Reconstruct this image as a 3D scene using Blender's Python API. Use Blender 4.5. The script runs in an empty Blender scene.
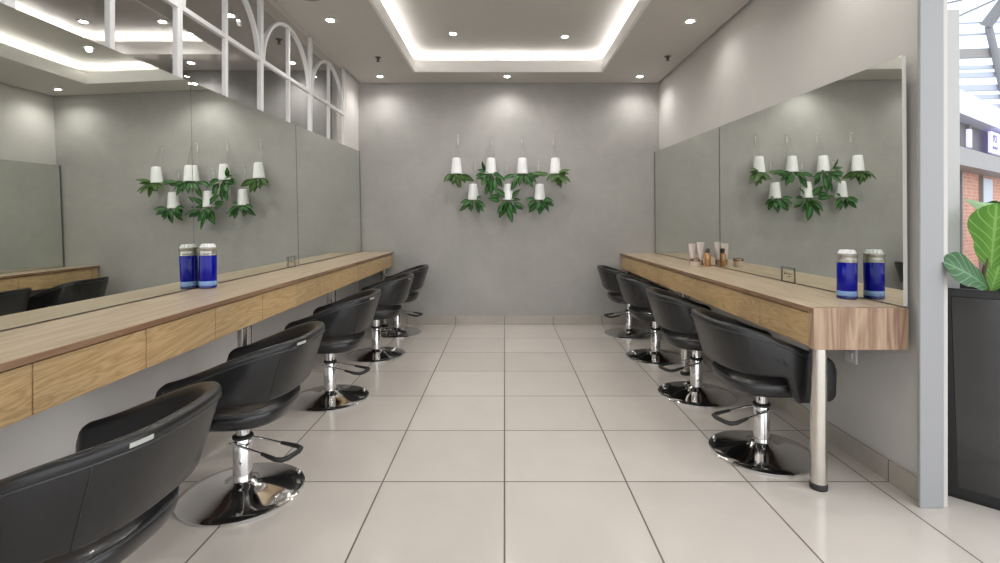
import bpy, bmesh, math, random
from mathutils import Vector, Matrix
R = math.radians
scene = bpy.context.scene
COL = scene.collection
rnd = random.Random(7)

# ------------------------------------------------------------------ materials
class NT:
    def __init__(s, name):
        s.m = bpy.data.materials.new(name); s.m.use_nodes = True
        s.n = s.m.node_tree.nodes; s.l = s.m.node_tree.links
        s.b = s.n['Principled BSDF']
    def node(s, t, **kw):
        n = s.n.new(t)
        for k, v in kw.items():
            if k in n.inputs.keys(): n.inputs[k].default_value = v
            else: setattr(n, k, v)
        return n
    def link(s, a, b): s.l.new(a, b)
    def math(s, op, a, b=None, c=None):
        n = s.n.new('ShaderNodeMath'); n.operation = op
        for i, v in enumerate((a, b, c)):
            if v is None: continue
            if isinstance(v, (int, float)): n.inputs[i].default_value = v
            else: s.link(v, n.inputs[i])
        return n.outputs[0]
    def mix(s, f, a, b):
        n = s.n.new('ShaderNodeMix'); n.data_type = 'RGBA'
        for sock, v in ((n.inputs[0], f), (n.inputs[6], a), (n.inputs[7], b)):
            if isinstance(v, (int, float)): sock.default_value = v
            elif isinstance(v, tuple): sock.default_value = (*v[:3], 1)
            else: s.link(v, sock)
        return n.outputs[2]
    def ramp(s, f, stops):
        n = s.n.new('ShaderNodeValToRGB'); e = n.color_ramp.elements
        while len(e) < len(stops): e.new(0.5)
        for i, (p, c) in enumerate(stops): e[i].position = p; e[i].color = (*c, 1)
        s.link(f, n.inputs[0]); return n.outputs[0]
    def coords(s, scale=(1, 1, 1), loc=(0, 0, 0)):
        t = s.n.new('ShaderNodeTexCoord'); mp = s.n.new('ShaderNodeMapping')
        mp.inputs['Scale'].default_value = scale; mp.inputs['Location'].default_value = loc
        s.link(t.outputs['Object'], mp.inputs[0]); return mp.outputs[0]
    def noise(s, vec, scale, detail=4, rough=.55, dist=0):
        n = s.n.new('ShaderNodeTexNoise')
        n.inputs['Scale'].default_value = scale; n.inputs['Detail'].default_value = detail
        n.inputs['Roughness'].default_value = rough; n.inputs['Distortion'].default_value = dist
        if vec is not None: s.link(vec, n.inputs['Vector'])
        return n.outputs['Fac']
    def bump(s, h, strength=.2, dist=.01):
        n = s.n.new('ShaderNodeBump'); n.inputs['Strength'].default_value = strength
        n.inputs['Distance'].default_value = dist
        s.link(h, n.inputs['Height']); s.link(n.outputs[0], s.b.inputs['Normal'])

def plain(name, c, rough=.5, metal=0., spec=.5, coat=0., var=.06, vscale=6., bump=0., bscale=80.):
    t = NT(name)
    v = t.coords()
    f = t.noise(v, vscale)
    t.link(t.mix(f, tuple(x * (1 - var) for x in c), tuple(min(1, x * (1 + var)) for x in c)), t.b.inputs['Base Color'])
    t.b.inputs['Roughness'].default_value = rough; t.b.inputs['Metallic'].default_value = metal
    t.b.inputs['Specular IOR Level'].default_value = spec; t.b.inputs['Coat Weight'].default_value = coat
    t.b.inputs['Coat Roughness'].default_value = .08
    if bump: t.bump(t.noise(v, bscale), bump, .004)
    return t.m

def emit(name, c, s):
    t = NT(name); t.b.inputs['Base Color'].default_value = (*c, 1)
    t.b.inputs['Emission Color'].default_value = (*c, 1); t.b.inputs['Emission Strength'].default_value = s
    return t.m

def plaster(name, c, var, rough=.55):
    t = NT(name); v = t.coords()
    a = t.noise(v, 1.6, 6, .62, .4); b = t.noise(v, 9, 5, .6)
    f = t.math('ADD', t.math('MULTIPLY', a, .65), t.math('MULTIPLY', b, .35))
    t.link(t.ramp(f, [(.3, tuple(x * (1 - var) for x in c)), (.7, tuple(x * (1 + var) for x in c))]), t.b.inputs['Base Color'])
    t.b.inputs['Roughness'].default_value = rough; t.b.inputs['Specular IOR Level'].default_value = .35
    t.bump(t.noise(v, 30, 5, .6), .12, .01)
    return t.m

def tile_mask(t, step, off, width, axes):
    tc = t.n.new('ShaderNodeTexCoord'); sp = t.n.new('ShaderNodeSeparateXYZ')
    t.link(tc.outputs['Object'], sp.inputs[0]); m = None
    for ax in axes:
        s = sp.outputs[ax]
        d = t.math('PINGPONG', t.math('SUBTRACT', s, off[ax]), step / 2)
        g = t.math('LESS_THAN', d, width / 2)
        m = g if m is None else t.math('MAXIMUM', m, g)
    return m, sp

def floor_tiles():
    t = NT('porcelain_tile')
    m, sp = tile_mask(t, .6, (0.0, 2.465, 0), .0075, (0, 1))
    cx = t.math('FLOOR', t.math('DIVIDE', sp.outputs[0], .6)); cy = t.math('FLOOR', t.math('DIVIDE', t.math('SUBTRACT', sp.outputs[1], 2.465), .6))
    cb = t.n.new('ShaderNodeCombineXYZ'); t.link(cx, cb.inputs[0]); t.link(cy, cb.inputs[1])
    wn = t.n.new('ShaderNodeTexWhiteNoise'); t.link(cb.outputs[0], wn.inputs[0])
    v = t.coords()
    f = t.math('ADD', t.math('MULTIPLY', t.noise(v, 2.5, 5, .6, .5), .6), t.math('MULTIPLY', wn.outputs[0], .4))
    base = t.ramp(f, [(.25, (.575, .528, .478)), (.75, (.65, .60, .548))])
    t.link(t.mix(m, base, (.13, .105, .085)), t.b.inputs['Base Color'])
    t.link(t.math('ADD', t.math('MULTIPLY', m, .5), .10), t.b.inputs['Roughness'])
    t.b.inputs['Specular IOR Level'].default_value = .5
    t.bump(t.math('MULTIPLY', m, -1), .3, .002)
    return t.m

def skirting(ax, off):
    t = NT('skirting_tile')
    m, sp = tile_mask(t, .6, tuple(off if i == ax else 0 for i in range(3)), .006, (ax,))
    v = t.coords()
    base = t.ramp(t.noise(v, 3, 4), [(.3, (.40, .365, .32)), (.7, (.47, .43, .38))])
    t.link(t.mix(m, base, (.15, .12, .10)), t.b.inputs['Base Color'])
    t.b.inputs['Roughness'].default_value = .25
    return t.m

def wood(name, cols, grain_axis=1, ring=14., rough=.38, cathedral=.5, fine=.25):
    """procedural oak; grain runs along one axis of the object"""
    t = NT(name)
    sc = [1., 1., 1.]; sc[grain_axis] = .12
    v = t.coords(tuple(sc))
    n1 = t.noise(v, 4.2, 4, .5, cathedral)
    rings = t.math('FRACT', t.math('MULTIPLY', n1, ring))
    rings = t.math('ABSOLUTE', t.math('SUBTRACT', t.math('MULTIPLY', rings, 2), 1))
    sf = [1., 1., 1.]; sf[grain_axis] = .03
    v2 = t.coords(tuple(sf))
    n2 = t.noise(v2, 90, 4, .65)
    n3 = t.noise(t.coords(tuple(sc)), 1.3, 2)
    f = t.math('ADD', t.math('MULTIPLY', rings, .36), t.math('MULTIPLY', n2, fine))
    f = t.math('ADD', f, t.math('MULTIPLY', n3, .45))
    t.link(t.ramp(f, cols), t.b.inputs['Base Color'])
    t.b.inputs['Roughness'].default_value = rough; t.b.inputs['Specular IOR Level'].default_value = .4
    t.bump(n2, .12, .002)
    return t.m

def mirror_mat():
    t = NT('silvered_glass')
    v = t.coords(); f = t.noise(v, .8, 2)
    t.link(t.mix(f, (.80, .835, .785), (.82, .85, .80)), t.b.inputs['Base Color'])
    t.b.inputs['Metallic'].default_value = 1; t.b.inputs['Roughness'].default_value = 0.0
    return t.m

def glass_pane(name, tint, gloss=.08):
    t = NT(name); n = t.n
    tr = n.new('ShaderNodeBsdfTransparent'); tr.inputs[0].default_value = (*tint, 1)
    gl = n.new('ShaderNodeBsdfGlossy'); gl.inputs['Roughness'].default_value = .01
    fr = n.new('ShaderNodeFresnel'); fr.inputs[0].default_value = 1.35
    mx = n.new('ShaderNodeMixShader')
    t.link(t.math('MULTIPLY', fr.outputs[0], gloss * 6), mx.inputs[0]); t.link(tr.outputs[0], mx.inputs[1]); t.link(gl.outputs[0], mx.inputs[2])
    t.link(mx.outputs[0], n['Material Output'].inputs[0])
    return t.m

def liquid(name, c):
    t = NT(name); v = t.coords(); f = t.noise(v, 10)
    t.link(t.mix(f, tuple(x * .92 for x in c), c), t.b.inputs['Base Color'])
    t.b.inputs['Roughness'].default_value = .05; t.b.inputs['Coat Weight'].default_value = .0; t.b.inputs['Specular IOR Level'].default_value = .3
    return t.m

def leaf_mat(name, dark, light, vein, back=None):
    t = NT(name)
    uv = t.n.new('ShaderNodeUVMap'); uv.uv_map = 'UVMap'
    sp = t.n.new('ShaderNodeSeparateXYZ'); t.link(uv.outputs[0], sp.inputs[0])
    d = t.math('ABSOLUTE', t.math('SUBTRACT', sp.outputs[0], .5))           # distance from the midrib
    vv = t.math('FRACT', t.math('ADD', t.math('MULTIPLY', sp.outputs[1], 6), t.math('MULTIPLY', d, -4.)))
    vm = t.math('LESS_THAN', t.math('ABSOLUTE', t.math('SUBTRACT', vv, .5)), .07)
    mid = t.math('LESS_THAN', d, .03)
    v = t.coords(); nz = t.noise(v, 22, 3)
    band = t.math('ADD', t.math('MULTIPLY', d, 2.0), t.math('MULTIPLY', nz, .5))
    c = t.ramp(band, [(.22, light), (.75, dark)])
    c = t.mix(t.math('MULTIPLY', t.math('MAXIMUM', vm, mid), .55), c, vein)
    t.link(c, t.b.inputs['Base Color'])
    t.b.inputs['Roughness'].default_value = .42; t.b.inputs['Specular IOR Level'].default_value = .3
    return t.m

def brick_mat():
    t = NT('red_brick'); b = t.n.new('ShaderNodeTexBrick'); v = t.coords(); 
    mp = t.n.new('ShaderNodeMapping'); mp.inputs['Rotation'].default_value = (R(90), 0, 0)
    t.link(v, mp.inputs[0]); t.link(mp.outputs[0], b.inputs['Vector'])
    b.inputs['Color1'].default_value = (.46, .21, .145, 1); b.inputs['Color2'].default_value = (.56, .30, .22, 1)
    b.inputs['Mortar'].default_value = (.62, .42, .34, 1); b.inputs['Scale'].default_value = 3
    t.link(b.outputs[0], t.b.inputs['Base Color']); t.b.inputs['Roughness'].default_value = .8
    return t.m

M = dict(
    ceil=plain('ceiling_paint', (.56, .535, .505), .7, var=.02),
    cove=plain('cove_paint', (.80, .79, .77), .7, var=.02),
    backwall=plaster('grey_plaster', (.395, .382, .362), .10, .5),
    wall=plaster('pale_grey_paint', (.60, .58, .555), .02, .5),
    wall_bright=plaster('brightened_wall_paint', (.72, .69, .66), .02, .5), pier=plain('pier_paint', (.46, .46, .45), .5, var=.02),  # left wall paint lightened; brightness under the counter is put into its colour
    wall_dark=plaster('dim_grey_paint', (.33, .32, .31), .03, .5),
    white=plain('white_paint', (.80, .80, .80), .42, var=.02),
    jamb=plain('satin_white_frame', (.34, .342, .35), .4, var=.02),
    floor=floor_tiles(), skx=skirting(0, 0.0), sky=skirting(1, 2.465),
    mirror=mirror_mat(), medge=plain('polished_glass_edge', (.78, .78, .75), .25, var=.03),
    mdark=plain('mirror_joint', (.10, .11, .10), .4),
    glass=glass_pane('lattice_glass', (.93, .93, .92), .012),
    top=wood('pale_oak_top', [(.22, (.34, .25, .16)), (.5, (.475, .365, .245)), (.8, (.57, .455, .32))], 1, 9., .30, .4, .35),
    lip=wood('brown_oak_lip', [(.2, (.15, .075, .04)), (.5, (.225, .125, .072)), (.8, (.31, .19, .115))], 1, 8., .4, .3, .4),
    front=wood('golden_oak_front', [(.18, (.34, .215, .10)), (.45, (.50, .335, .165)), (.8, (.625, .445, .245))], 1, 14., .42, 2.2, .26),
    end=wood('end_panel_oak', [(.2, (.15, .085, .052)), (.5, (.285, .18, .118)), (.8, (.45, .32, .22))], 2, 9., .42, .9, .42),
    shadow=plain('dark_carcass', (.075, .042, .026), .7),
    leather=plain('black_leather', (.013, .013, .014), .33, spec=.42, coat=.12, var=.25, bump=.10, bscale=140),
    leather2=plain('black_leather_seat', (.012, .012, .014), .30, spec=.55, coat=.2, var=.2, bump=.08, bscale=140),
    pipe=plain('black_piping', (.03, .032, .036), .33, spec=.6, var=.2),
    chrome=plain('chrome', (.80, .80, .80), .07, 1., var=.03), 
    steel=plain('brushed_steel', (.66, .63, .58), .24, 1., var=.05),
    rubber=plain('black_rubber', (.022, .021, .021), .55),
    tag=plain('white_tag', (.48, .48, .46), .5),
    pot=plain('white_ceramic_pot', (.90, .90, .90), .32, var=.02),
    wire=plain('grey_wire', (.42, .41, .39), .4, .6), hook=plain('white_hook', (.56, .55, .53), .4, var=.03),
    leaf=leaf_mat('philodendron_leaf', (.008, .050, .008), (.045, .185, .028), (.14, .32, .10)),
    leaf2=leaf_mat('dracaena_leaf', (.035, .085, .016), (.075, .155, .030), (.14, .22, .07)),
    fig=leaf_mat('fiddle_leaf', (.075, .21, .018), (.115, .29, .03), (.28, .46, .14)),
    fig_back=leaf_mat('fiddle_leaf_glossy', (.03, .10, .03), (.05, .145, .055), (.20, .34, .19)),
    stem=plain('green_stem', (.10, .16, .05), .5), bark=plain('brown_stem', (.09, .055, .03), .8),
    soil=plain('dark_soil', (.035, .025, .018), .95, var=.4, vscale=60, bump=.6),
    planter=plain('gloss_black_planter', (.012, .0125, .014), .10, spec=.6, coat=.5, var=.1),
    planter2=plain('matt_black_planter', (.010, .010, .011), .35, var=.1),
    blue=liquid('blue_liquid', (.003, .006, .30)), cyan=plain('pale_blue_band', (.20, .34, .62), .25, coat=.4),
    navy=plain('navy_base', (.006, .012, .14), .2), clear=glass_pane('jar_glass', (.86, .86, .84), .14),
    jarband=plain('clear_silver_rim', (.42, .40, .36), .12, .55), lid=plain('white_lid', (.85, .85, .85), .3),
    tube=plain('rose_white_tube', (.56, .46, .42), .28, .25), tubecap=plain('rose_gold_cap', (.32, .20, .15), .25, .7),
    copper=plain('copper_bottle', (.50, .27, .12), .25, .35), dcap=plain('dark_cap', (.05, .035, .03), .35),
    cream=plain('cream_jar', (.60, .50, .43), .35), acry=glass_pane('clear_acrylic', (.985, .985, .98), .004),
    ink=plain('black_ink', (.03, .03, .03), .5),
    led=emit('led_strip_light', (1., .985, .965), 22.), lens=emit('downlight_lens', (1., .96, .90), 60.),
    socket=plain('white_plastic', (.75, .75, .75), .35), sprink=plain('dark_metal', (.12, .11, .10), .4, .6),
    mgrey=plain('grey_fascia', (.125, .115, .118), .6), mcanopy=plain('pale_canopy', (.27, .265, .265), .6),
    mlight=plain('white_bulkhead', (.52, .54, .62), .6), msign=emit('lilac_sign_face', (.53, .51, .92), .9),
    mtext=plain('indigo_lettering', (.10, .09, .42), .5), mbeam=plain('roof_steel', (.20, .205, .22), .5),
    mblue=plain('pale_blue_panel', (.42, .47, .56), .5), brick=brick_mat(), mglass=glass_pane('atrium_glass', (.86, .91, .97), .04),
    bush=plain('dark_foliage', (.05, .12, .08), .6, var=.5, vscale=20), mwhite=plain('white_counter_paint', (.75, .75, .75), .4),
)

# ------------------------------------------------------------------ mesh tools
class MB:
    def __init__(s): s.bm = bmesh.new(); s.mi = 0; s.uv = None
    def face(s, vs):
        try:
            f = s.bm.faces.new(vs); f.material_index = s.mi; return f
        except ValueError: return None
    def box(s, a, b, mi=None):
        if mi is not None: s.mi = mi
        (x0, y0, z0), (x1, y1, z1) = a, b
        v = [s.bm.verts.new(p) for p in ((x0,y0,z0),(x1,y0,z0),(x1,y1,z0),(x0,y1,z0),(x0,y0,z1),(x1,y0,z1),(x1,y1,z1),(x0,y1,z1))]
        for q in ((3,2,1,0),(4,5,6,7),(0,1,5,4),(1,2,6,5),(2,3,7,6),(3,0,4,7)): s.face([v[i] for i in q])
        return s
    def hexa(s, pts, mi=None):
        """box from eight points, order as in box()"""
        if mi is not None: s.mi = mi
        v = [s.bm.verts.new(p) for p in pts]
        for q in ((3,2,1,0),(4,5,6,7),(0,1,5,4),(1,2,6,5),(2,3,7,6),(3,0,4,7)): s.face([v[i] for i in q])
        return s
    def loft(s, rings, closed=False, cap=True, mi=None):
        if mi is not None: s.mi = mi
        vr = [[s.bm.verts.new(p) for p in r] for r in rings]
        n = len(vr[0]); k = len(vr)
        for i in range(k if closed else k - 1):
            a, b = vr[i], vr[(i + 1) % k]
            for j in range(n): s.face([a[j], a[(j+1) % n], b[(j+1) % n], b[j]])
        if cap and not closed:
            s.face(list(reversed(vr[0]))); s.face(vr[-1])
        return s
    def lathe(s, prof, c=(0, 0, 0), seg=32, mi=None):
        """profile [(r, z)...] round the z axis"""
        rings = []
        for r, z in prof:
            r = max(r, .0004)
            rings.append([(c[0] + r * math.cos(2*math.pi*j/seg), c[1] + r * math.sin(2*math.pi*j/seg), c[2] + z) for j in range(seg)])
        return s.loft(rings, mi=mi)
    def tube(s, pts, r, seg=10, closed=False, mi=None):
        pts = [Vector(p) for p in pts]; n = len(pts); rings = []; up = None
        for i, p in enumerate(pts):
            if closed: d = pts[(i+1) % n] - pts[i-1]
            else: d = pts[min(i+1, n-1)] - pts[max(i-1, 0)]
            d.normalize()
            if up is None: up = Vector((0, 0, 1)) if abs(d.z) < .9 else Vector((1, 0, 0))
            u = up - d * up.dot(d); u.normalize(); w = d.cross(u); up = u
            rr = r[i] if isinstance(r, (list, tuple)) else r
            rings.append([p + (u * math.cos(2*math.pi*j/seg) + w * math.sin(2*math.pi*j/seg)) * rr for j in range(seg)])
        return s.loft(rings, closed=closed, mi=mi)
    def leaf(s, base, direction, normal, L, W, bend=.3, fold=.25, nl=8, shape=None, mi=None):
        """leaf blade: grid of (nl x 4) quads with UVs, given thickness by a paired under-surface"""
        if mi is not None: s.mi = mi
        if s.uv is None: s.uv = s.bm.loops.layers.uv.new('UVMap')
        d = Vector(direction).normalized(); nm = Vector(normal); nm = (nm - d * nm.dot(d)).normalized(); sd = d.cross(nm)
        shape = shape or (lambda t: math.sin(math.pi * t ** .8) ** .9)
        top = []; 
        for i in range(nl + 1):
            t = i / nl; w = W * .5 * max(shape(t), .02)
            c = Vector(base) + d * (L * t * (1 - .12 * bend * t)) - nm * (bend * L * t * t * .5)
            row = []
            for j in range(5):
                u = (j - 2) / 2
                row.append((c + sd * (u * w) + nm * (fold * w * abs(u)), (.5 + u * .5, t)))
            top.append(row)
        for lay, off in ((0, 0.), (1, -.0012)):
            vs = [[s.bm.verts.new(p + nm * off) for p, _ in row] for row in top]
            for i in range(nl):
                for j in range(4):
                    q = [(i, j), (i, j+1), (i+1, j+1), (i+1, j)]
                    if lay: q.reverse()
                    f = s.face([vs[a][b] for a, b in q])
                    if f:
                        for lp, (a, b) in zip(f.loops, q): lp[s.uv].uv = top[a][b][1]
        return s
    def build(s, name, mats, parent=None, smooth=None, bevel=0., seg=2, loc=None):
        bmesh.ops.recalc_face_normals(s.bm, faces=s.bm.faces) if s.uv is None else None
        me = bpy.data.meshes.new(name); s.bm.to_mesh(me); s.bm.free()
        o = bpy.data.objects.new(name, me); COL.objects.link(o)
        for m in (mats if isinstance(mats, (list, tuple)) else [mats]): me.materials.append(m)
        if parent: o.parent = parent
        if loc: o.location = loc
        if smooth is not None:
            me.shade_smooth()
            if smooth < 180: me.set_sharp_from_angle(angle=R(smooth))
        if bevel:
            b = o.modifiers.new('bevel', 'BEVEL'); b.width = bevel; b.segments = seg; b.limit_method = 'ANGLE'; b.angle_limit = R(40)
        return o

def tag(o, label=None, cat=None, group=None, kind=None):
    if label: o['label'] = label
    if cat: o['category'] = cat
    if group: o['group'] = group
    if kind: o['kind'] = kind
    return o
def empty(name, loc=(0, 0, 0), rz=0.):
    o = bpy.data.objects.new(name, None); o.empty_display_size = .05; COL.objects.link(o)
    o.location = loc; o.rotation_euler = (0, 0, rz); return o
def struct(o, label, cat): return tag(o, label, cat, kind='structure')
KIDS = {}
def kids(o): return [c for c in COL.objects if c.parent == o]
def copy_tree(o, parent=None, skip=()):
    c = o.copy(); COL.objects.link(c); c.parent = parent
    for ch in kids(o):
        if ch.name.split('.')[0] in skip: continue
        copy_tree(ch, c, skip)
    return c

# ------------------------------------------------------------------ room shell
H, YB, XL, XR = 2.975, 6.17, -1.80, 1.906
Y0 = -1.6                                           # shop front, behind the camera
LIP = (-1.018, 1.10, -1.0, 5.67)                    # opening of the lit recess: x0, x1, y0, y1
HU = 3.175

struct(MB().box((-9, -9, -.12), (24, 24, 0)).build('floor', M['floor']), 'polished cream porcelain tile floor with dark grout lines', 'floor')
struct(MB().box((XL - .3, YB, 0), (XR + .12, YB + .15, 3.45)).build('wall_back', M['backwall']), 'mottled grey plaster end wall behind the hanging planters', 'wall')
struct(MB().box((XR, 2.252, 0), (XR + .09, YB, 3.45)).build('wall_right', M['wall']), 'pale grey painted wall on the right behind the mirror', 'wall')
wl = MB().box((XL - .16, Y0, 0), (XL, YB, 2.06)); wl.box((XL - .16, 5.68, 2.06), (XL, YB, 3.45)); wl.box((XL - .16, Y0, 3.0), (XL, 5.68, 3.45))
struct(wl.build('wall_left', M['wall_bright']), 'pale grey wall on the left carrying the mirrors, open above them', 'wall')

def grow(h, w=.022): return (h[0] - w, h[1] + w, h[2] - w, h[3] + w)
def ring_ceiling(name, x0, x1, y0, y1, hole, z, gap, mat):
    """soffit slab round a rectangular hole, kept clear of the walls by a shadow gap"""
    hx0, hx1, hy0, hy1 = hole; b = MB(); t = .10
    x0 += gap; x1 -= gap; y1 -= gap
    for a, c in (((x0, y0), (hx0, y1)), ((hx1, y0), (x1, y1)), ((hx0, hy1), (hx1, y1)), ((hx0, y0), (hx1, hy0))):
        b.box((a[0], a[1], z), (c[0], c[1], z + t))
    return b
b = ring_ceiling('ceiling', XL, XR, Y0, YB, grow(LIP), H, .022, None)
b.box((XL - .16, Y0, HU), (XR + .1, YB + .15, HU + .12))
struct(b.build('ceiling', M['ceil']), 'grey plasterboard ceiling with a rectangular lit recess', 'ceiling')

def cove(hole, nm, label):
    hx0, hx1, hy0, hy1 = hole; b = MB(); w = .022; z0, z1 = H - .004, H + .120
    b.box((hx0 - w, hy0, z0), (hx0, hy1 + w, z1)); b.box((hx1, hy0, z0), (hx1 + w, hy1 + w, z1))
    b.box((hx0, hy1, z0), (hx1, hy1 + w, z1)); b.box((hx0 - w, hy0 - w, z0), (hx1 + w, hy0, z1))
    t = struct(b.build('trim_' + nm, M['cove']), 'white upstand lip edging the ' + label, 'ceiling trim')
    e = MB(); g = .10; k = .035; zz = H + .101
    e.box((hx0 - g, hy0, zz), (hx0 - g + k, hy1 + g, zz + .012)); e.box((hx1 + g - k, hy0, zz), (hx1 + g, hy1 + g, zz + .012))
    e.box((hx0, hy1 + g - k, zz), (hx1, hy1 + g, zz + .012))
    l = e.build('led_strip', M['led']); tag(l, 'white light strip hidden behind the lip of the ' + label, 'light')
cove(LIP, '1', 'ceiling recess over the aisle')

struct(MB().box((XL, YB - .014, 0), (XR, YB, .108)).build('baseboard_back', M['skx'], bevel=.002), 'beige tile skirting along the grey end wall', 'skirting')
struct(MB().box((XR - .014, 2.256, 0), (XR, YB - .014, .105)).build('baseboard_right', M['sky'], bevel=.002), 'beige tile skirting along the right wall', 'skirting')
struct(MB().box((XL, Y0, 0), (XL + .012, YB - .014, .105)).build('baseboard_left', M['sky'], bevel=.002), 'beige tile skirting along the left wall', 'skirting')
struct(MB().box((1.858, 2.235, 0), (1.966, 2.252, 3.45)).build('trim_2', M['jamb'], bevel=.004), 'white metal jamb closing the near end of the right wall', 'door frame')
pb = MB().box((1.98, 2.42, 0), (2.205, 2.62, 2.31)); pb.box((1.975, 2.412, 0), (2.21, 2.628, .10))
struct(pb.build('trim_3', M['pier'], bevel=.003), 'white pier outside the jamb behind the black planter', 'pier')

# neighbouring salon room seen through the glazed lattice
NX0, NYB = -5.3, 5.63
NL = (-4.25, -2.83, -.6, 5.06)
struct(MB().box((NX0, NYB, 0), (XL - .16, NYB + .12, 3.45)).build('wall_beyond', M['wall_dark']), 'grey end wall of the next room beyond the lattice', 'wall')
struct(MB().box((NX0 - .12, Y0, 0), (NX0, NYB + .12, 3.45)).build('wall_far_left', M['wall']), 'side wall of the next room beyond the lattice', 'wall')
struct(MB().box((NX0, Y0 - .12, 0), (XL - .16, Y0, 3.45)).build('wall_near_left', M['wall']), 'front wall of the next room beyond the lattice', 'wall')
b = ring_ceiling('c', NX0, XL - .16, Y0, NYB, grow(NL), H, .0, None); b.box((NX0, Y0, HU), (XL - .16, NYB + .12, HU + .12))
struct(b.build('ceiling_beyond', M['ceil']), 'ceiling of the next room seen through the lattice', 'ceiling')
cove(NL, '4', 'ceiling recess beyond the lattice')

# glazed lattice above the left mirrors
win = empty('window_1', (-1.816, 0, 2.06)); struct(win, 'white arched lattice window above the left mirrors', 'window')
def P(x, y, z): return (x, y, z - 2.06)             # local to the window
mY = [-.08 - .95, -.08 + .0, .87, 1.82, 2.775, 3.715, 4.665, 5.635]
RAIL = 2.478
for y in mY:
    MB().box(P(-.014, y - .022, 2.06), P(.018, y + .022, 3.0)).build('mullion', M['white'], win, bevel=.004)
for a, c in zip(mY[:-1], mY[1:]):
    m = (a + c) / 2
    MB().box(P(-.012, m - .015, 2.06), P(.016, m + .015, 2.90)).build('glazing_bar', M['white'], win, bevel=.003)
    rr = (c - a) / 2 - .024; pts = []
    hgt = H - .062 - RAIL
    bb = MB(); rings = []
    for i in range(25):
        th = math.pi * i / 24
        y, z = m - math.cos(th) * rr, RAIL + math.sin(th) * hgt
        yi, zi = m - math.cos(th) * (rr - .024), RAIL + math.sin(th) * (hgt - .024)
        rings.append([P(-.014, y, z), P(.016, y, z), P(.016, yi, zi), P(-.014, yi, zi)])
    bb.loft(rings); bb.build('arch_bar', M['white'], win, smooth=35)
MB().box(P(-.014, Y0 + .1, RAIL - .015), P(.017, 5.635, RAIL + .015)).build('rail', M['white'], win, bevel=.003)
MB().box(P(-.034, Y0 + .05, 2.06), P(-.028, 5.68, 3.0)).build('pane', M['glass'], win)

# ------------------------------------------------------------------ mirrors
def mirror(name, xb, xt, ya, yb, z0, za, zb, th, label, dx=0., near_edge=False, far_strip=False):
    """panel between ya..yb, bottom z0, top za (near) to zb (far); x of the reflecting face at bottom / top; th: thickness towards the wall"""
    s = 1 if th > 0 else -1
    def ring(y, zt, d, mi): return [(xb + d, y, z0), (xb + th + d, y, z0), (xt + th + d, y, zt), (xt + d, y, zt)]
    A, Bq = ring(ya, za, dx, 0), ring(yb, zb, 0, 0)
    b = MB(); v = [b.bm.verts.new(p) for p in A + Bq]
    def f(ix, mi): b.mi = mi; b.face([v[i] for i in ix])
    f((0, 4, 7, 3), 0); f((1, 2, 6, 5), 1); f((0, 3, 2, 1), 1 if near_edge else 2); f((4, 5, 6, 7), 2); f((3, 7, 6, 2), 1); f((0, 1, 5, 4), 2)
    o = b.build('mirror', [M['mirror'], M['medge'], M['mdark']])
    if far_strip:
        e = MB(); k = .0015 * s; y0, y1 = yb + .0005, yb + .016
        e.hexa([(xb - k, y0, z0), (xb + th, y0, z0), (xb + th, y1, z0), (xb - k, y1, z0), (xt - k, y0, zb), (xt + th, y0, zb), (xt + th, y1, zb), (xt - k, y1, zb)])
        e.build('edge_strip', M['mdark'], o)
    return tag(o, label, 'mirror')
CT = .900                                            # left worktop height
CR = .882                                            # right worktop height
def ltop(y): return 2.026 + .0178 * y
LB, LT = -1.757, -1.784
mirror('m', LB, LT, -.9, 2.838, CT + .006, ltop(-.9), ltop(2.838), -.006, 'large frameless wall mirror nearest the camera on the left', .016)
mirror('m', LB, LT, 2.842, 4.264, CT + .006, ltop(2.842), ltop(4.264), -.006, 'middle frameless mirror panel on the left reflecting the planters')
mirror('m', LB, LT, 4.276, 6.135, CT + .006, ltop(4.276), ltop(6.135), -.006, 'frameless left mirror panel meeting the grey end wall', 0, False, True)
def rtop(y): return 2.012 + .0186 * y
RM = 1.855
mirror('m', RM, RM - .008, 2.325, 4.292, CR + .006, rtop(2.325), rtop(4.298), .02, 'tall right wall mirror panel beside the near jamb', 0, True)
mirror('m', RM, RM - .008, 4.308, 6.14, CR + .006, rtop(4.302), rtop(6.14), .02, 'right wall mirror panel meeting the grey end wall', 0, False, True)

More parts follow.
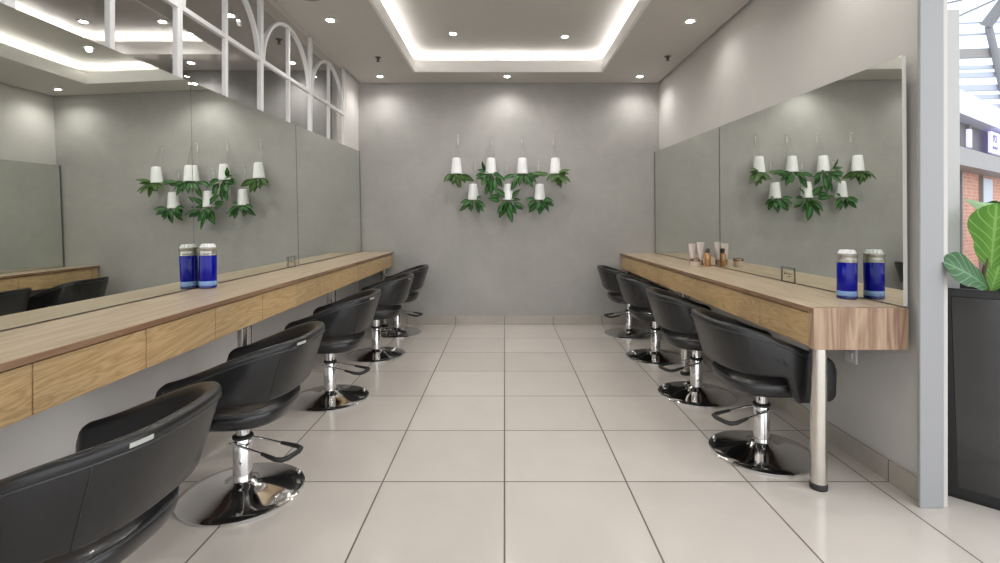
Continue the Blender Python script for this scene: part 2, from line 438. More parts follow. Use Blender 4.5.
# ------------------------------------------------------------------ counters
def leg(root, x, y, ztop, r=.036):
    l = MB().lathe([(r, .03), (r, ztop)], (x, y, 0), 24).build('leg', M['steel'], root, smooth=40)
    MB().lathe([(r + .001, 0), (r + .003, .004), (r + .003, .026), (r, .031)], (x, y, 0), 24).build('foot_cap', M['rubber'], l, smooth=40)
    return l
def counter(sx, xf, xw, ya, yb, top, drawers, legs, label, end, t=.022, hh=.182):
    root = empty('counter', (0, 0, 0)); tag(root, label, 'counter')
    s = sx                                           # +1: the front faces +x (left counter); -1: faces -x
    lo, hi = min(xf, xw), max(xf, xw)
    MB().box((lo, ya, top - t), (hi, yb, top)).build('worktop', M['top'], root, bevel=.002)
    MB().box((xf - .001 if s < 0 else xf, ya, top - t - .001), (xf if s < 0 else xf + .0015, yb, top - .0015)).build('edge_strip', M['lip'], root)
    c0, c1 = (lo, hi - .035) if s > 0 else (lo + .035, hi)
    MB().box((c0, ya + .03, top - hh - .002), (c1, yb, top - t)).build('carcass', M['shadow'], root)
    fx = xf - s * .010
    for (a, c) in drawers:
        MB().box((min(fx, fx - s * .02), a + .0028, top - hh), (max(fx, fx - s * .02), c - .0028, top - t - .008)).build('drawer', M['front'], root, bevel=.0012)
    if end:
        MB().box((lo, ya - .002, top - .192), (hi, ya + .04, top + .0006)).build('end_panel', M['end'], root, bevel=.0015)
    for (x, y) in legs: leg(root, x, y, top - hh - .002)
    return root
dl = [(1.463 + .463 * k, min(1.463 + .463 * (k + 1), 6.15)) for k in range(-4, 11) if 1.463 + .463 * k < 6.1]
counter(1, -1.370, LB + .0, -.55, 6.165, CT, dl, [(-1.45, 2.79), (-1.45, 4.19), (-1.45, 6.06), (-1.45, .9)], 'long oak counter with a row of drawers under the left mirrors', False)
dr = [(2.352 + .463 * k, min(2.352 + .463 * (k + 1), 6.15)) for k in range(0, 9) if 2.352 + .463 * k < 6.1]
counter(-1, 1.428, 1.866, 2.310, 6.165, CR, dr, [(1.51, 2.405), (1.51, 4.18), (1.51, 6.06)], 'long oak counter with drawers and streaked end panel under the right mirror', True, .024, .188)

# ------------------------------------------------------------------ salon chairs (local: faces +x)
def shell_plan(n=60):
    """outer plan of the wrap-round shell from one arm front to the other, evenly spaced"""
    pts = []
    for i in range(41): pts.append((.22 - i * .245 / 40, -.302 - .020 * (i / 40)))
    e = 2.7
    for i in range(1, 80):
        th = math.pi * i / 80
        c, s = math.cos(th), math.sin(th)
        y = -.322 * math.copysign(abs(c) ** (2 / e), c); x = -.025 - .288 * abs(s) ** (2 / e)
        pts.append((x, y))
    for i in range(40, -1, -1): pts.append((.22 - i * .245 / 40, .302 + .020 * (i / 40)))
    L = [0]
    for a, c in zip(pts[:-1], pts[1:]): L.append(L[-1] + math.dist(a, c))
    out = []; k = 0
    for i in range(n + 1):
        # denser towards the two ends so that the front corners come out round
        t = i / n; t = t - .10 * math.sin(2 * math.pi * t) / (2 * math.pi) * 5.0
        d = t * L[-1]
        while k < len(L) - 2 and L[k + 1] < d: k += 1
        f = (d - L[k]) / max(L[k + 1] - L[k], 1e-9)
        out.append((pts[k][0] + (pts[k+1][0] - pts[k][0]) * f, pts[k][1] + (pts[k+1][1] - pts[k][1]) * f, d, L[-1]))
    return out
def sm(a, b, x):
    t = min(max((x - a) / (b - a), 0), 1); return t * t * (3 - 2 * t)
def shell_point(x, y, z, off=0.):
    """lean: the shell widens upwards, mostly at the back"""
    q = (z - .62)
    back = sm(.1, -.30, x)
    nx = x - back * q * .30; ny = y * (1 + q * .16)
    return (nx, ny, z)
def make_chair():
    root = empty('salon_chair')
    plan = shell_plan(); rings = []; rim = []; seam = []
    n = len(plan); r = .055; T = .046
    for i, (x, y, d, L) in enumerate(plan):
        px, py = plan[max(i - 1, 0)][:2]; qx, qy = plan[min(i + 1, n - 1)][:2]
        tx, ty = qx - px, qy - py; l = math.hypot(tx, ty); nx, ny = ty / l, -tx / l      # inward normal
        zt = .602 + .164 * sm(.26, -.31, x) ; zb = .375 + .135 * sm(.03, -.05, x)
        dd = min(d, L - d); cut = 0.
        if dd < r: cut = r - math.sqrt(max(r * r - (r - dd) ** 2, 0))
        zt2, zb2 = zt - cut, zb + cut * .6
        th = T * (.55 + .45 * min(1, dd / .03)); e = th / 2
        loop = []
        for k in range(7):   # rounded rim
            a = math.pi * k / 6; loop.append((e - e * math.cos(a), zt2 - e + e * math.sin(a)))
        for z in (zt2 - .12, (zt2 + zb2) / 2, zb2 + .07): loop.append((th, z))
        for k in range(7):
            a = math.pi * k / 6; loop.append((e + e * math.cos(a), zb2 + e * .8 - e * .8 * math.sin(a)))
        for z in (zb2 + .07, (zt2 + zb2) / 2, zt2 - .12): loop.append((0, z))
        ring = []
        for off, z in loop: ring.append(shell_point(x + nx * off, y + ny * off, z))
        rings.append(ring)
        if 2 < i < n - 3:
            p = shell_point(x, y, zt2 - .034); rim.append((p[0] - nx * .0008, p[1] - ny * .0008, p[2]))
    back = MB().loft(rings).build('backrest', M['leather'], root, smooth=60)
    MB().tube(rim, .0035, 6).build('piping', M['pipe'], back, smooth=180)
    # upright seams where the back panel meets the side panels
    for want in (-.245, .245):
        i = min((j for j in range(n) if plan[j][0] < -.12), key=lambda j: abs(plan[j][1] - want))
        x, y = plan[i][:2]
        MB().tube([shell_point(x, y, z) for z in (.52, .55, .62, .69, .735)], .0022, 6).build('seam', M['leather'], back, smooth=180)
    # padded hem along the bottom of the back opening
    # seat cushion
    rings = []; ns = 56
    prof = [(.70, .372), (.84, .375), (.92, .386), (.97, .402), (.995, .420), (1., .432), (.99, .444), (.955, .453), (.80, .459), (.4, .462), (.02, .463)]
    for k, z in prof:
        ring = []
        for j in range(ns):
            th = 2 * math.pi * j / ns; c, s_ = math.cos(th), math.sin(th); e = 2.8
            x = .240 * math.copysign(abs(c) ** (2 / e), c); y = .250 * math.copysign(abs(s_) ** (2 / e), s_)
            zz = z
            ring.append((x * k + .004, y * k, zz))
        rings.append(ring)
    seat = MB().loft(rings).build('seat', M['leather2'], root, smooth=180)
    ring = []
    for j in range(ns):
        th = 2 * math.pi * j / ns; c, s_ = math.cos(th), math.sin(th); e = 2.8
        x = .240 * math.copysign(abs(c) ** (2 / e), c); y = .250 * math.copysign(abs(s_) ** (2 / e), s_)
        ring.append((x * .985 + .004, y * .985, .447))
    MB().tube(ring, .005, 6, closed=True).build('piping', M['pipe'], seat, smooth=180)
    MB().box((-.09, -.09, .352), (.09, .09, .374)).build('mounting_plate', M['rubber'], root, bevel=.006)
    MB().lathe([(.030, .25), (.030, .354)], seg=24).build('piston', M['chrome'], root, smooth=40)
    c = MB().lathe([(.0425, .05), (.0425, .258), (.040, .264)], seg=28).build('column', M['chrome'], root, smooth=40)
    MB().lathe([(.041, .2585), (.0455, .262), (.0455, .272), (.038, .276), (.030, .277)], seg=28).build('collar', M['rubber'], c, smooth=40)
    base = MB().lathe([(.268, 0), (.274, .004), (.274, .009), (.268, .013), (.235, .0185), (.18, .026), (.13, .034), (.09, .0425), (.066, .051), (.057, .060), (.050, .064), (.043, .066)], seg=64).build('base', M['chrome'], root, smooth=50)
    lever = MB()
    w, e = .050, .290
    pts = [(.03, -w, .246), (-.05, -w - .002, .243), (-.17, -w - .011, .233), (-.255, -.070, .224), (-.283, -.060, .222), (-.292, -.035, .221),
           (-.292, .035, .221), (-.283, .060, .222), (-.255, .070, .224), (-.17, w + .011, .233), (-.05, w + .002, .243), (.03, w, .246)]
    lever.tube(pts, .0052, 8)
    lever.tube([(.0, -w - .006, .246), (.0, w + .006, .246)], .014, 10)
    lv = lever.build('foot_lever', M['chrome'], root, smooth=60)
    MB().tube(pts[2:10], [.008, .0105, .0115, .0115, .0115, .0115, .0105, .008], 10).build('grip', M['rubber'], lv, smooth=60)
    # small tag on the padded rim
    def outer_x(yy):
        pp = [q for q in plan if q[0] < -.1]
        for q0, q1 in zip(pp[:-1], pp[1:]):
            lo_, hi_ = sorted((q0[1], q1[1]))
            if lo_ <= yy <= hi_: return q0[0] + (q1[0] - q0[0]) * (yy - q0[1]) / (q1[1] - q0[1])
    rows = []
    for k in range(6):
        yy = .130 + .055 * k / 5; x = outer_x(yy); row = []
        for z, o_ in ((.739, .0032), (.739, .001), (.751, -.0012), (.751, .0012)):
            p = shell_point(x, yy, z); row.append((p[0] - o_, p[1], z))
        rows.append(row)
    MB().loft(rows).build('label_tag', M['tag'], root)
    return root, lv
proto, _ = make_chair()
LEFT = [(-1.225, 1.40, 180 - 1), (-1.240, 2.37, 180 + 2), (-1.262, 3.62, 180 + 3), (-1.225, 4.78, 180 + 4), (-1.225, 5.72, 180 + 2)]
LLAB = ['black leather swivel salon chair nearest the camera, cropped by the left edge', 'black leather salon chair, second from the camera at the left counter',
        'black leather salon chair in the middle of the left row', 'black leather salon chair, fourth from the camera at the left counter',
        'black leather salon chair by the end wall at the left counter']
RIGHT = [(1.430, 2.78, 0), (1.42, 3.70, -3), (1.42, 4.70, -2), (1.412, 5.66, -1)]
RLAB = ['black leather salon chair beside the steel leg at the right counter', 'black leather salon chair, second from the camera at the right counter',
        'black leather salon chair, third from the camera at the right counter', 'black leather salon chair by the end wall at the right counter']
first = True
for side, lst, labs in (('l', LEFT, LLAB), ('r', RIGHT, RLAB)):
    for i, ((x, y, a), lab) in enumerate(zip(lst, labs)):
        if first: o = proto; first = False
        else: o = copy_tree(proto, None, () if (side == 'l' and i < 4) else ('label_tag',))
        o.location = (x, y, 0); o.rotation_euler = (0, 0, R(a))
        tag(o, lab, 'chair', 'salon chairs along the two counters')
        for c in kids(o):
            if c.name.startswith('foot_lever'): c.rotation_euler = (0, 0, R((-18 if side == 'l' else 21) - (a - (180 if side == 'l' else 0))))

# ------------------------------------------------------------------ hanging planters on the end wall
def wx(px): return (px - 504.5) * 6.06 / 500
def wz(py): return 1.29 + (220 - py) * 6.06 / 500
POTS = [(456.5, 158, 457.2, 134, 0), (491, 158, 491.5, 134, 1), (522.3, 158, 522.0, 134, 2), (555.2, 158, 554.0, 134, 3),
        (473.4, 184, 475, 160, 4), (508, 184, 507, 161, 5), (539.6, 184, 539, 161, 6)]
PLAB = ['white upside-down planter at the left end of the upper row on the grey wall', 'white upside-down planter, second from left in the upper row, leaves trailing down',
        'white upside-down planter, third from left in the upper row on the grey wall', 'white upside-down planter at the right end of the upper row on the grey wall',
        'white upside-down planter at the left of the lower row on the grey wall', 'white upside-down planter in the middle of the lower row with the fullest leaves',
        'white upside-down planter at the right of the lower row on the grey wall']
HLAB = ['small white wall hook above the leftmost upper planter', 'small white wall hook above the second upper planter', 'small white wall hook above the third upper planter',
        'small white wall hook above the rightmost upper planter', 'small white wall hook above the left lower planter', 'small white wall hook above the middle lower planter',
        'small white wall hook above the right lower planter']
YP = 6.055
def up_plant(root, i, zb):
    r_ = random.Random(100 + i); b = MB(); st = MB()
    # (azimuth from straight down in the wall plane, leaf length, reach of the stem)
    spec = {0: [(-62, .12, .06), (-38, .13, .03), (-12, .13, .02), (12, .15, .03), (38, .14, .03), (66, .17, .05), (20, .16, .07), (-24, .10, .05)],
            1: [(-86, .12, .10), (-66, .13, .13), (-78, .12, .03), (-40, .15, .10), (-10, .14, .05), (8, .17, .11), (-8, .16, .13), (30, .15, .06), (62, .13, .05), (86, .12, .04), (22, .14, .14), (-128, .13, .09), (-112, .12, .11)],
            2: [(-80, .15, .09), (-50, .14, .07), (-28, .14, .12), (0, .13, .03), (18, .14, .07), (45, .13, .05), (72, .17, .05), (86, .15, .12), (55, .12, .10), (-62, .12, .03)],
            3: [(-82, .15, .07), (-56, .14, .03), (-30, .12, .04), (5, .12, .03), (24, .16, .05), (42, .16, .07), (62, .15, .05), (112, .15, .08), (80, .12, .02)],
            4: [(-74, .14, .03), (-48, .15, .06), (-28, .12, .05), (0, .12, .04), (22, .15, .06), (44, .15, .04), (64, .14, .06), (80, .13, .06), (34, .13, .09), (110, .11, .02)],
            5: [(-80, .16, .12), (-52, .14, .06), (-30, .15, .09), (-8, .17, .09), (6, .18, .13), (20, .15, .08), (46, .15, .07), (60, .14, .10), (150, .17, .02), (-150, .18, .05), (85, .12, .02), (-125, .15, .10)],
            6: [(-84, .14, .05), (-58, .13, .04), (-24, .15, .05), (-8, .12, .04), (14, .16, .05), (36, .14, .04), (60, .14, .05), (84, .15, .05), (28, .13, .06), (-40, .12, .05)]}[i]
    spec = spec + [(az + r_.uniform(-16, 16), L * r_.uniform(.75, 1.0), reach * r_.uniform(.2, .8)) for az, L, reach in spec[1:6]]
    for k, (az, L, reach) in enumerate(spec):
        a = R(az); reach *= .62
        d = Vector((math.sin(a), -.15 - r_.random() * .45, -math.cos(a))).normalized()
        p0 = Vector((r_.uniform(-.03, .03), r_.uniform(-.03, .01), zb + .012))
        p1 = p0 + Vector((d.x * .6, d.y - .2, -.30)).normalized() * (.022 + reach * .25); p2 = p1 + d * reach
        st.tube([p0, (p0 + p1) / 2 + Vector((0, 0, -.003)), p1, p2], .0028, 6)
        nm = Vector((r_.uniform(-.7, .7), -1, .45 + r_.uniform(-.4, .4)))
        d2 = (d + Vector((r_.uniform(-.5, .5), -.1 * r_.random(), r_.uniform(-.35, .3))))
        b.leaf(p2, d2, nm, L * r_.uniform(.85, 1.15), L * r_.uniform(.36, .46), bend=r_.uniform(.1, .5), fold=.2)
    pl = b.build('plant', M['leaf2'] if i in (0, 3) else M['leaf'], root, smooth=180)
    st.build('stem', M['stem'], pl, smooth=180)
for i, (px, py, hx, hy, k) in enumerate(POTS):
    X, Z = wx(px), wz(py); h = .193
    root = empty('hanging_planter', (X, YP, Z - h)); tag(root, PLAB[i], 'planter', 'upside-down planters on the end wall')
    MB().lathe([(.030, h - .004), (.040, h), (.047, h - .003), (.050, h - .010), (.056, h * .7), (.067, .012), (.069, .004), (.068, 0), (.062, 0), (.061, .015), (.030, .02)], seg=32).build('pot', M['pot'], root, smooth=45)
    HX, HZ = wx(hx), wz(hy)
    w = MB().tube([(-.046, .02, h * .98), (HX - X, .074, HZ - (Z - h) - .012), (.046, .02, h * .98)], .0024, 5)
    w.tube([(0, .0, h - .002), (HX - X, .074, HZ - (Z - h) - .012)], .0014, 5)
    w.build('wire', M['wire'], root, smooth=60)
    up_plant(root, i, 0)
    hk = MB().box((HX - .008, YB - .010, HZ - .112), (HX + .008, YB - .001, HZ - .035))
    hk.box((HX - .003, YB - .008, HZ - .036), (HX + .003, YB - .001, HZ + .004))
    hk.tube([(HX, YB - .008, HZ), (HX, YB - .03, HZ - .004), (HX, YB - .043, HZ - .014), (HX, YB - .046, HZ + .006)], .0035, 8)
    tag(hk.build('wall_hook', M['hook'], smooth=40, bevel=.002), HLAB[i], 'hook', 'wall hooks over the planters')

# ------------------------------------------------------------------ things on the counters
def jar(x, y, z, label):
    root = empty('disinfectant_jar', (x, y, z)); tag(root, label, 'jar', 'blue disinfectant jars'); r = .0465
    MB().lathe([(r - .003, .001), (r, .004), (r, .014), (r - .001, .016)], seg=40).build('base', M['navy'], root, smooth=40)
    MB().lathe([(r - .001, .0155), (r, .017), (r, .040), (r - .001, .0415)], seg=40).build('label_band', M['cyan'], root, smooth=40)
    MB().lathe([(r - .0015, .041), (r - .0005, .043), (r - .0005, .186), (r - .0015, .188)], seg=40).build('liquid', M['blue'], root, smooth=40)
    MB().lathe([(r - .001, .1875), (r + .0015, .190), (r + .0015, .194), (r - .001, .197), (r - .001, .222), (r + .002, .226), (r + .002, .231), (r, .234)], seg=40).build('rim', M['jarband'], root, smooth=40)
    b = MB(); rings = []
    for rr, zz in ((.039, .2335), (.039, .237), (.036, .240), (.034, .248), (.030, .253), (.022, .252), (.012, .249), (.004, .250)):
        q = .0025 if rr > .028 else 0.
        rings.append([((rr + (q if j % 4 < 2 else -q)) * math.cos(2*math.pi*j/48), (rr + (q if j % 4 < 2 else -q)) * math.sin(2*math.pi*j/48), zz) for j in range(48)])
    b.loft(rings).build('lid', M['lid'], root, smooth=30)
jar(-1.7055, 2.875, CT, 'blue liquid jar with a white lid on the left counter')
jar(1.784, 2.605, CR, 'blue liquid jar with a white lid on the right counter')

def squeeze_tube(x, y, z, h, label):
    root = empty('squeeze_tube', (x, y, z)); tag(root, label, 'tube', 'hair product tubes')
    MB().lathe([(.020, 0), (.022, .002), (.022, .044), (.020, .047)], seg=24).build('cap', M['tubecap'], root, smooth=40)
    rings = []
    for t in [i / 10 for i in range(11)]:
        zz = .047 + (h - .047) * t; rx = .024 + .012 * t; ry = max(.024 * (1 - t ** 1.6), .0022)
        rings.append([(rx * math.cos(2*math.pi*j/24), ry * math.sin(2*math.pi*j/24), zz) for j in range(24)])
    MB().loft(rings).build('body', M['tube'], root, smooth=50)
squeeze_tube(1.706, 4.545, CR, .192, 'shorter rose white squeeze tube behind the cream jar on the right counter')
squeeze_tube(1.776, 4.53, CR, .208, 'taller rose white squeeze tube beside the copper bottle on the right counter')
root = empty('copper_bottle', (1.788, 4.40, CR)); tag(root, 'copper bottle with a dark neck on the right counter', 'bottle')
MB().lathe([(.024, 0), (.026, .003), (.026, .100), (.022, .112), (.013, .118), (.013, .122)], seg=28).build('body', M['copper'], root, smooth=40)
MB().lathe([(.013, .120), (.019, .121), (.019, .150), (.012, .158)], seg=24).build('cap', M['dcap'], root, smooth=40)
root = empty('cream_jar', (1.665, 4.37, CR)); tag(root, 'low cream jar in front of the two squeeze tubes', 'jar')
MB().lathe([(.036, 0), (.039, .003), (.039, .046), (.037, .048)], seg=32).build('body', M['cream'], root, smooth=40)
MB().lathe([(.039, .0475), (.041, .049), (.041, .070), (.038, .072)], seg=32).build('lid', M['tubecap'], root, smooth=40)

def stand(x, y, z, s, label, w=.086, h=.10):
    """clear table card with a dark outline, standing against a mirror"""
    root = empty('acrylic_sign', (x, y, z)); tag(root, label, 'sign')
    MB().box((-.0015, -w/2, 0), (.0015, w/2, h)).build('plate', M['acry'], root)
    k = .0022; f = MB(); d = .0016
    f.box((-d, -w/2, 0), (d, -w/2 + k, h)); f.box((-d, w/2 - k, 0), (d, w/2, h)); f.box((-d, -w/2 + k, 0), (d, w/2 - k, k)); f.box((-d, -w/2 + k, h - k), (d, w/2 - k, h))
    f.build('outline', M['ink'], root)
    g = MB(); xs = s * .0024
    a = -1 if s < 0 else 1
    g.box((min(xs, xs + s*.0006), s * -.030 - .006, h*.52), (max(xs, xs + s*.0006), s * -.030 + .006, h*.62))
    g.build('square_mark', M['ink'], root)
    g = MB(); 
    for (c, wd, zz, hh) in ((.012, .050, .55, .03), (.012, .034, .40, .03)):
        n = 7
        for q in range(n):
            yy = c - wd/2 + wd * q / n
            g.box((min(xs, xs + s*.0006), min(s*yy, s*(yy + wd/n*.62)), h*zz), (max(xs, xs + s*.0006), max(s*yy, s*(yy + wd/n*.62)), h*(zz + hh*(1 + .4*(q % 3)/2))))
    g.build('lettering', M['ink'], root)
stand(RM - .0035, 3.27, CR, -1, 'small clear sign with a dark outline against the right mirror', .15, .098)
stand(LB + .004, 4.13, CT, 1, 'small clear sign with a dark outline against the left mirror', .15, .09)

so = empty('wall_socket', (XR, 2.74, .55)); tag(so, 'white power socket on the wall under the right counter', 'socket')
MB().box((-.012, -.045, -.04), (0, .045, .04)).build('plate', M['socket'], so, bevel=.004)
MB().box((-.018, -.02, -.018), (-.011, .02, .018)).build('switch', M['socket'], so, bevel=.003)

# ------------------------------------------------------------------ ceiling fittings
def downlight(x, y, z, label, watts, cone=150, blend=.8, group='recessed ceiling downlights'):
    root = empty('downlight', (x, y, z)); tag(root, label, 'ceiling light', group)
    MB().lathe([(.052, 0), (.052, -.004), (.047, -.006), (.038, -.004), (.029, .0)], seg=28).build('trim_ring', M['white'], root, smooth=40)
    MB().lathe([(.029, -.0008), (.029, -.0035), (.018, -.0045), (.001, -.0048)], seg=24).build('lens', M['lens'], root, smooth=60)
    l = bpy.data.lights.new('downlight_lamp', 'SPOT'); l.energy = watts; l.color = (1., .985, .965); l.spot_size = R(cone); l.spot_blend = blend; l.shadow_soft_size = .03
    lo = bpy.data.objects.new('downlight_lamp', l); COL.objects.link(lo); lo.parent = root; lo.location = (0, 0, -.02)
WS = 13
for (x, y, lab) in ((-1.463, 5.87, 'round downlight in the far left corner of the ceiling'), (.03, 5.87, 'round downlight midway along the end wall'), (1.59, 5.87, 'round downlight in the far right corner of the ceiling'),
                    (-1.47, 4.22, 'round downlight over the left counter'), (1.575, 4.24, 'round downlight over the right counter')):
    downlight(x, y, H, lab, WS * (1.0 if y > 5 else .6))
for (x, y) in ((-1.47, 2.6), (1.575, 2.6), (-1.47, .9), (1.575, .9)):
    downlight(x, y, H, 'round downlight in the ceiling nearer the shop front', WS)
for (x, y, lab) in ((-.52, 5.06, 'left downlight inside the lit ceiling recess'), (.62, 5.14, 'right downlight inside the lit ceiling recess'),
                    (-.543, 3.4, 'left downlight inside the recess seen in the mirror'), (.648, 3.4, 'right downlight inside the recess seen in the mirror')):
    downlight(x, y, HU, lab, WS * 2)
for (x, y) in ((-.543, 1.5), (.648, 1.5)): downlight(x, y, HU, 'round downlight in the recess nearer the shop front', WS)
for (x, y, z, lab) in ((-3.36, 5.36, H, 'downlight by the end wall of the room beyond the lattice'), (-2.28, 5.36, H, 'downlight in the corner beyond the lattice'), (-2.26, 4.12, H, 'downlight beside the lattice in the next room'),
                       (-3.25, 4.75, HU, 'right downlight in the recess beyond the lattice'), (-4.0, 4.75, HU, 'left downlight in the recess beyond the lattice')):
    downlight(x, y, z, lab, WS * 1.2)

def sprinkler(x, y, label):
    root = empty('ceiling_sprinkler', (x, y, H)); tag(root, label, 'sprinkler', 'ceiling sprinklers')
    MB().lathe([(.032, .002), (.032, -.004), (.012, -.008), (.012, -.03), (.006, -.034)], seg=20).build('body', M['sprink'], root, smooth=40)
    MB().lathe([(.004, -.034), (.02, -.042), (.021, -.045), (.003, -.046)], seg=20).build('deflector', M['sprink'], root, smooth=40)
sprinkler(-1.31, 5.18, 'small sprinkler on the left of the ceiling'); sprinkler(1.68, 5.15, 'small sprinkler on the right of the ceiling')
sprinkler(-2.10, 4.66, 'small sprinkler in the room beyond the lattice')
root = empty('ceiling_speaker', (-1.47, 3.74, H)); tag(root, 'round dark ceiling speaker above the left mirrors', 'speaker')
MB().lathe([(.105, 0), (.105, -.006), (.095, -.009), (.088, -.006), (.088, 0)], seg=36).build('trim_ring', M['jamb'], root, smooth=40)
MB().lathe([(.088, -.001), (.088, -.005), (.001, -.007)], seg=36).build('grille', M['sprink'], root, smooth=40)

# ------------------------------------------------------------------ black planter with a fiddle-leaf fig
pr = empty('floor_planter', (2.314, 2.345, 0), R(-45)); tag(pr, 'tall tapered glossy black planter outside the right jamb', 'planter')
hb, ht, HP = .175, .20, .975
def sq(h, z): return [(-h, -h, z), (h, -h, z), (h, h, z), (-h, h, z)]
MB().loft([sq(hb, 0), sq(hb + .003, .02), sq(ht, HP), sq(ht - .018, HP), sq(ht - .03, HP - .05)]).build('pot', M['planter2'], pr, bevel=.005)
def lerp(z): return hb + (ht - hb) * z / HP
for k in range(4):
    b = MB(); z0, z1 = .055, HP - .035; e0, e1 = .05, .05
    a0, a1 = lerp(z0), lerp(z1)
    b.hexa([(-a0 + .045, -a0 + .004, z0), (a0 - .045, -a0 + .004, z0), (a1 - .045, -a1 + .002, z1), (-a1 + .045, -a1 + .002, z1),
            (-a0 + .045, -a0 - .004, z0), (a0 - .045, -a0 - .004, z0), (a1 - .045, -a1 - .004, z1), (-a1 + .045, -a1 - .004, z1)])
    p = b.build('side_panel', M['planter'], pr, bevel=.003); p.rotation_euler = (0, 0, R(90 * k))
MB().box((-ht + .03, -ht + .03, HP - .09), (ht - .03, ht - .03, HP - .045)).build('soil', M['soil'], pr)
fg = empty('fiddle_leaf_fig', (2.20, 2.285, HP - .045)); tag(fg, 'fiddle-leaf fig with broad green leaves growing in the black planter', 'plant')
MB().tube([(0, 0, -.02), (.005, 0, .05), (-.006, .004, .11), (.012, 0, .22), (.05, .01, .34), (.11, .02, .46)], [.010, .010, .009, .008, .007, .005], 8).build('stem', M['bark'], fg, smooth=180)
fid = lambda t: (math.sin(math.pi * min(1, t * .5 + .0)) ** 1.0 * .55 + .45 * math.sin(math.pi * t) ** .6) * (1 if t < .72 else math.sqrt(max(1 - ((t - .72) / .28) ** 2, 0))) * (1 - .18 * math.exp(-((t - .42) / .14) ** 2)) if t > 0 else .02
for (p, d, nm, L, W, bend, fold, mat) in (
        ((.012, -.01, .135), (.06, -.03, 1), (-.55, -.8, .05), .30, .215, -.08, .12, 'fig'),
        ((-.0, -.01, .05), (-.80, -.30, .50), (-.08, -.9, .5), .285, .18, .36, .14, 'fig_back'),
        ((.01, -.01, .03), (.20, -.12, .9), (-.5, -.9, .15), .15, .10, .2, .2, 'fig'),
        ((.05, .0, .28), (.9, -.2, .5), (-.3, -.3, .9), .30, .20, .5, .2, 'fig'),
        ((.04, .0, .34), (.6, .8, .7), (-.3, -.8, .5), .28, .19, .4, .2, 'fig'),
        ((.10, .02, .44), (.75, -.25, .8), (-.6, -.7, .1), .26, .17, .2, .2, 'fig')):
    MB().leaf(p, d, nm, L, W, bend, fold, nl=16, shape=fid).build('leaf', M[mat], fg, smooth=180)

# ------------------------------------------------------------------ mall across the way, seen past the jamb
ang = math.atan2(.57, .82)
def mall(name, loc_s, loc_t, label, cat, kind=None):
    """an object in the frame of the shopfront opposite: s along it, t towards us"""
    o = empty(name, (10.3 + .82 * loc_s + .57 * loc_t, 11.4 + .57 * loc_s - .82 * loc_t, 0), ang); tag(o, label, cat, kind=kind); return o
f = mall('brick_shopfront', 0, 0, 'red brick shopfront across the mall', 'shopfront', 'structure')
b = MB().box((-1.5, 0, 0), (6, .3, 2.5)); b.build('brick_wall', M['brick'], f)
MB().box((-.25, -.05, 0), (.05, .02, 2.35)).build('window', M['mcanopy'], f, bevel=.01)
MB().box((1.9, -.05, 0), (2.9, .02, 2.35)).build('window', M['mblue'], f, bevel=.01)
for x in (.12, 1.85): MB().box((x, -.08, 0), (x + .06, .0, 2.4)).build('pilaster', M['mcanopy'], f)
MB().hexa([(-2, -.42, 2.42), (6.5, -.42, 2.42), (6.5, .3, 2.42), (-2, .3, 2.42), (-2, -.36, 2.82), (6.5, -.36, 2.82), (6.5, .3, 2.82), (-2, .3, 2.82)]).build('canopy', M['mcanopy'], f)
MB().box((-2, -.05, 2.82), (6.5, .35, 3.56)).build('fascia', M['mgrey'], f)
MB().box((.55, -.12, 2.82), (.62, -.03, 3.5)).build('pilaster', M['mcanopy'], f)
MB().hexa([(-2, -.35, 3.52), (6.5, -.35, 3.52), (6.5, .4, 3.52), (-2, .4, 3.52), (-2, -.20, 4.15), (6.5, -.20, 4.15), (6.5, .4, 4.15), (-2, .4, 4.15)]).build('bulkhead', M['mlight'], f)
def sign(s, t, z0, z1, w, label, text=None):
    o = mall('shop_sign', s, t, label, 'sign')
    MB().box((0, 0, z0), (w, .06, z1)).build('panel', M['msign'], o, bevel=.006)
    if text:
        for tx, size, zz in text:
            cu = bpy.data.curves.new('lettering', 'FONT'); cu.body = tx; cu.size = size; cu.extrude = .004
            q = bpy.data.objects.new('lettering', cu); COL.objects.link(q)
            me = bpy.data.meshes.new_from_object(q.evaluated_get(bpy.context.evaluated_depsgraph_get())); bpy.data.objects.remove(q)
            q = bpy.data.objects.new('lettering', me); COL.objects.link(q); q.parent = o; q.location = (.12, -.006, zz); q.rotation_euler = (R(90), 0, 0); me.materials.clear(); me.materials.append(M['mtext'])
        u = MB()
        for k in range(9): u.box((.10 + k * .055, -.008, z0 + .10), (.10 + k * .055 + .04, -.002, z0 + .135 + .02 * (k % 3)))
        u.build('small_lettering', M['mtext'], o)
sign(1.72, .25, 2.94, 3.46, 1.1, 'lilac backlit shop sign across the mall', [('YO', .27, 3.20)])
sign(-.12, .25, 2.92, 3.32, .22, 'narrow lilac sign beside the white pier')
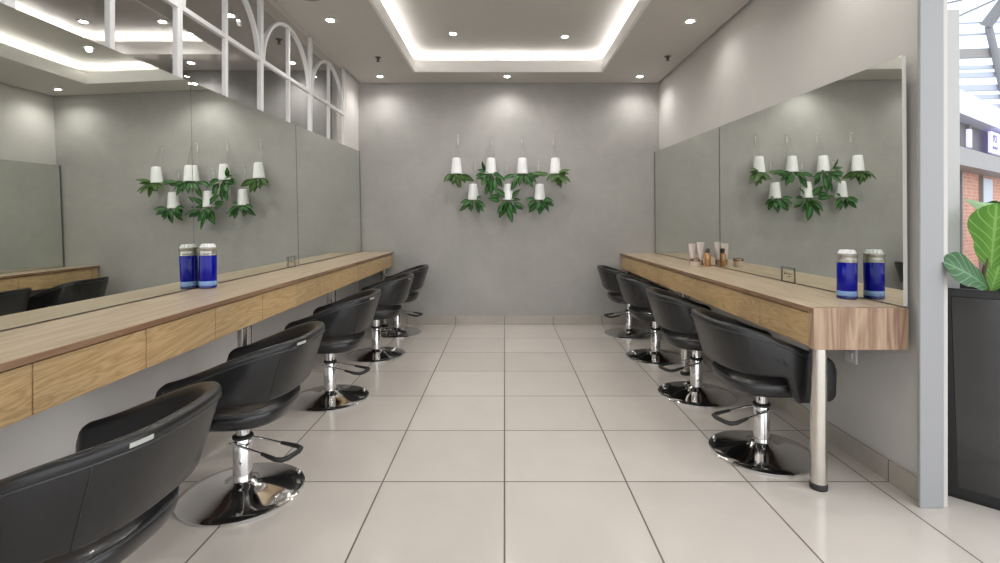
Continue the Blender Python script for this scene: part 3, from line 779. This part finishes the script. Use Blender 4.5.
# atrium glazing
g = empty('atrium_glazing', (15.0, 16.0, 0), R(-6)); tag(g, 'glazed atrium wall with pale horizontal rails and a steel post', 'glazing', kind='structure')
for (z0, z1, m) in ((4.3, 5.0, 'mlight'), (5.15, 5.30, 'mblue'), (5.42, 5.62, 'mblue'), (5.85, 6.02, 'mblue'), (6.12, 6.24, 'mblue'), (6.48, 6.78, 'mcanopy'), (7.22, 7.27, 'mblue'), (7.6, 7.63, 'mblue')):
    MB().box((-3, 0, z0), (8, .10, z1)).build('rail', M[m], g, bevel=.01)
MB().box((-3, .14, 3.0), (8, .15, 9.5)).build('pane', M['mglass'], g)
MB().tube([(1.0, -.08, 4.2), (.86, -.08, 5.2), (.38, -.08, 7.45)], .10, 10).build('post', M['mbeam'], g, smooth=60)
MB().tube([(.30, -.08, 7.45), (.62, -.5, 8.2), (1.3, -1.2, 9.6)], .17, 10).build('rafter', M['mbeam'], g, smooth=60)
MB().tube([(-2, -.05, 8.0), (.9, -.6, 8.45)], .03, 8).build('rafter', M['mbeam'], g, smooth=60)
MB().tube([(-1.5, -.05, 7.35), (.9, -.6, 8.40)], .03, 8).build('rafter', M['mbeam'], g, smooth=60)
k = mall('mall_kiosk', -.2, 3.2, 'low white kiosk counter across the mall behind the fig', 'kiosk')
MB().box((-1.5, 0, .0), (3, .5, .86)).build('body', M['mwhite'], k, bevel=.01); MB().box((-1.55, -.06, .90), (3.05, .55, .98)).build('top', M['mwhite'], k, bevel=.01)
MB().box((-1.5, .02, .86), (3, .48, .90)).build('gap', M['mbeam'], k)
bu = mall('mall_shrub', -.05, .9, 'dark green shrub across the mall beside the white pier', 'plant'); 
bb = MB(); rr = random.Random(3)
for q in range(240):
    th = rr.uniform(0, 6.28); ph = rr.uniform(-.9, 1.4); rad = .42 * rr.uniform(.6, 1)
    p = Vector((math.cos(th) * math.cos(ph) * rad, math.sin(th) * math.cos(ph) * rad, 1.25 + math.sin(ph) * rad * 1.1))
    d = Vector((math.cos(th), math.sin(th), rr.uniform(-.5, .8)))
    bb.leaf(p, d, (rr.uniform(-1, 1), rr.uniform(-1, 1), 1), .22, .10, .4, .2, nl=3)
bb.build('foliage', M['leaf'], bu, smooth=180)
MB().lathe([(.16, 0), (.22, .5), (.20, .5), (.18, .45)], seg=24).build('pot', M['mbeam'], bu, smooth=40)
MB().tube([(0, 0, .4), (0, 0, 1.2)], .03, 8).build('stem', M['bark'], bu)

# ------------------------------------------------------------------ sky, camera
w = bpy.data.worlds.new('World'); scene.world = w; w.use_nodes = True
bg = w.node_tree.nodes['Background']; bg.inputs[0].default_value = (.93, .96, 1.0, 1); bg.inputs[1].default_value = 2.0

cd = bpy.data.cameras.new('camera'); cam = bpy.data.objects.new('camera', cd); COL.objects.link(cam)
cam.location = (0, 0, 1.29); cam.rotation_euler = (R(90), 0, 0)
cd.sensor_fit = 'HORIZONTAL'; cd.sensor_width = 36; cd.lens = 18.0
cd.shift_x = -4.5 / 1000; cd.shift_y = -61.5 / 1000; cd.clip_start = .02
scene.camera = cam
vs = scene.view_settings
vs.view_transform = 'Standard'; vs.look = 'None'; vs.gamma = 1; vs.use_curve_mapping = False; vs.exposure = 0.17
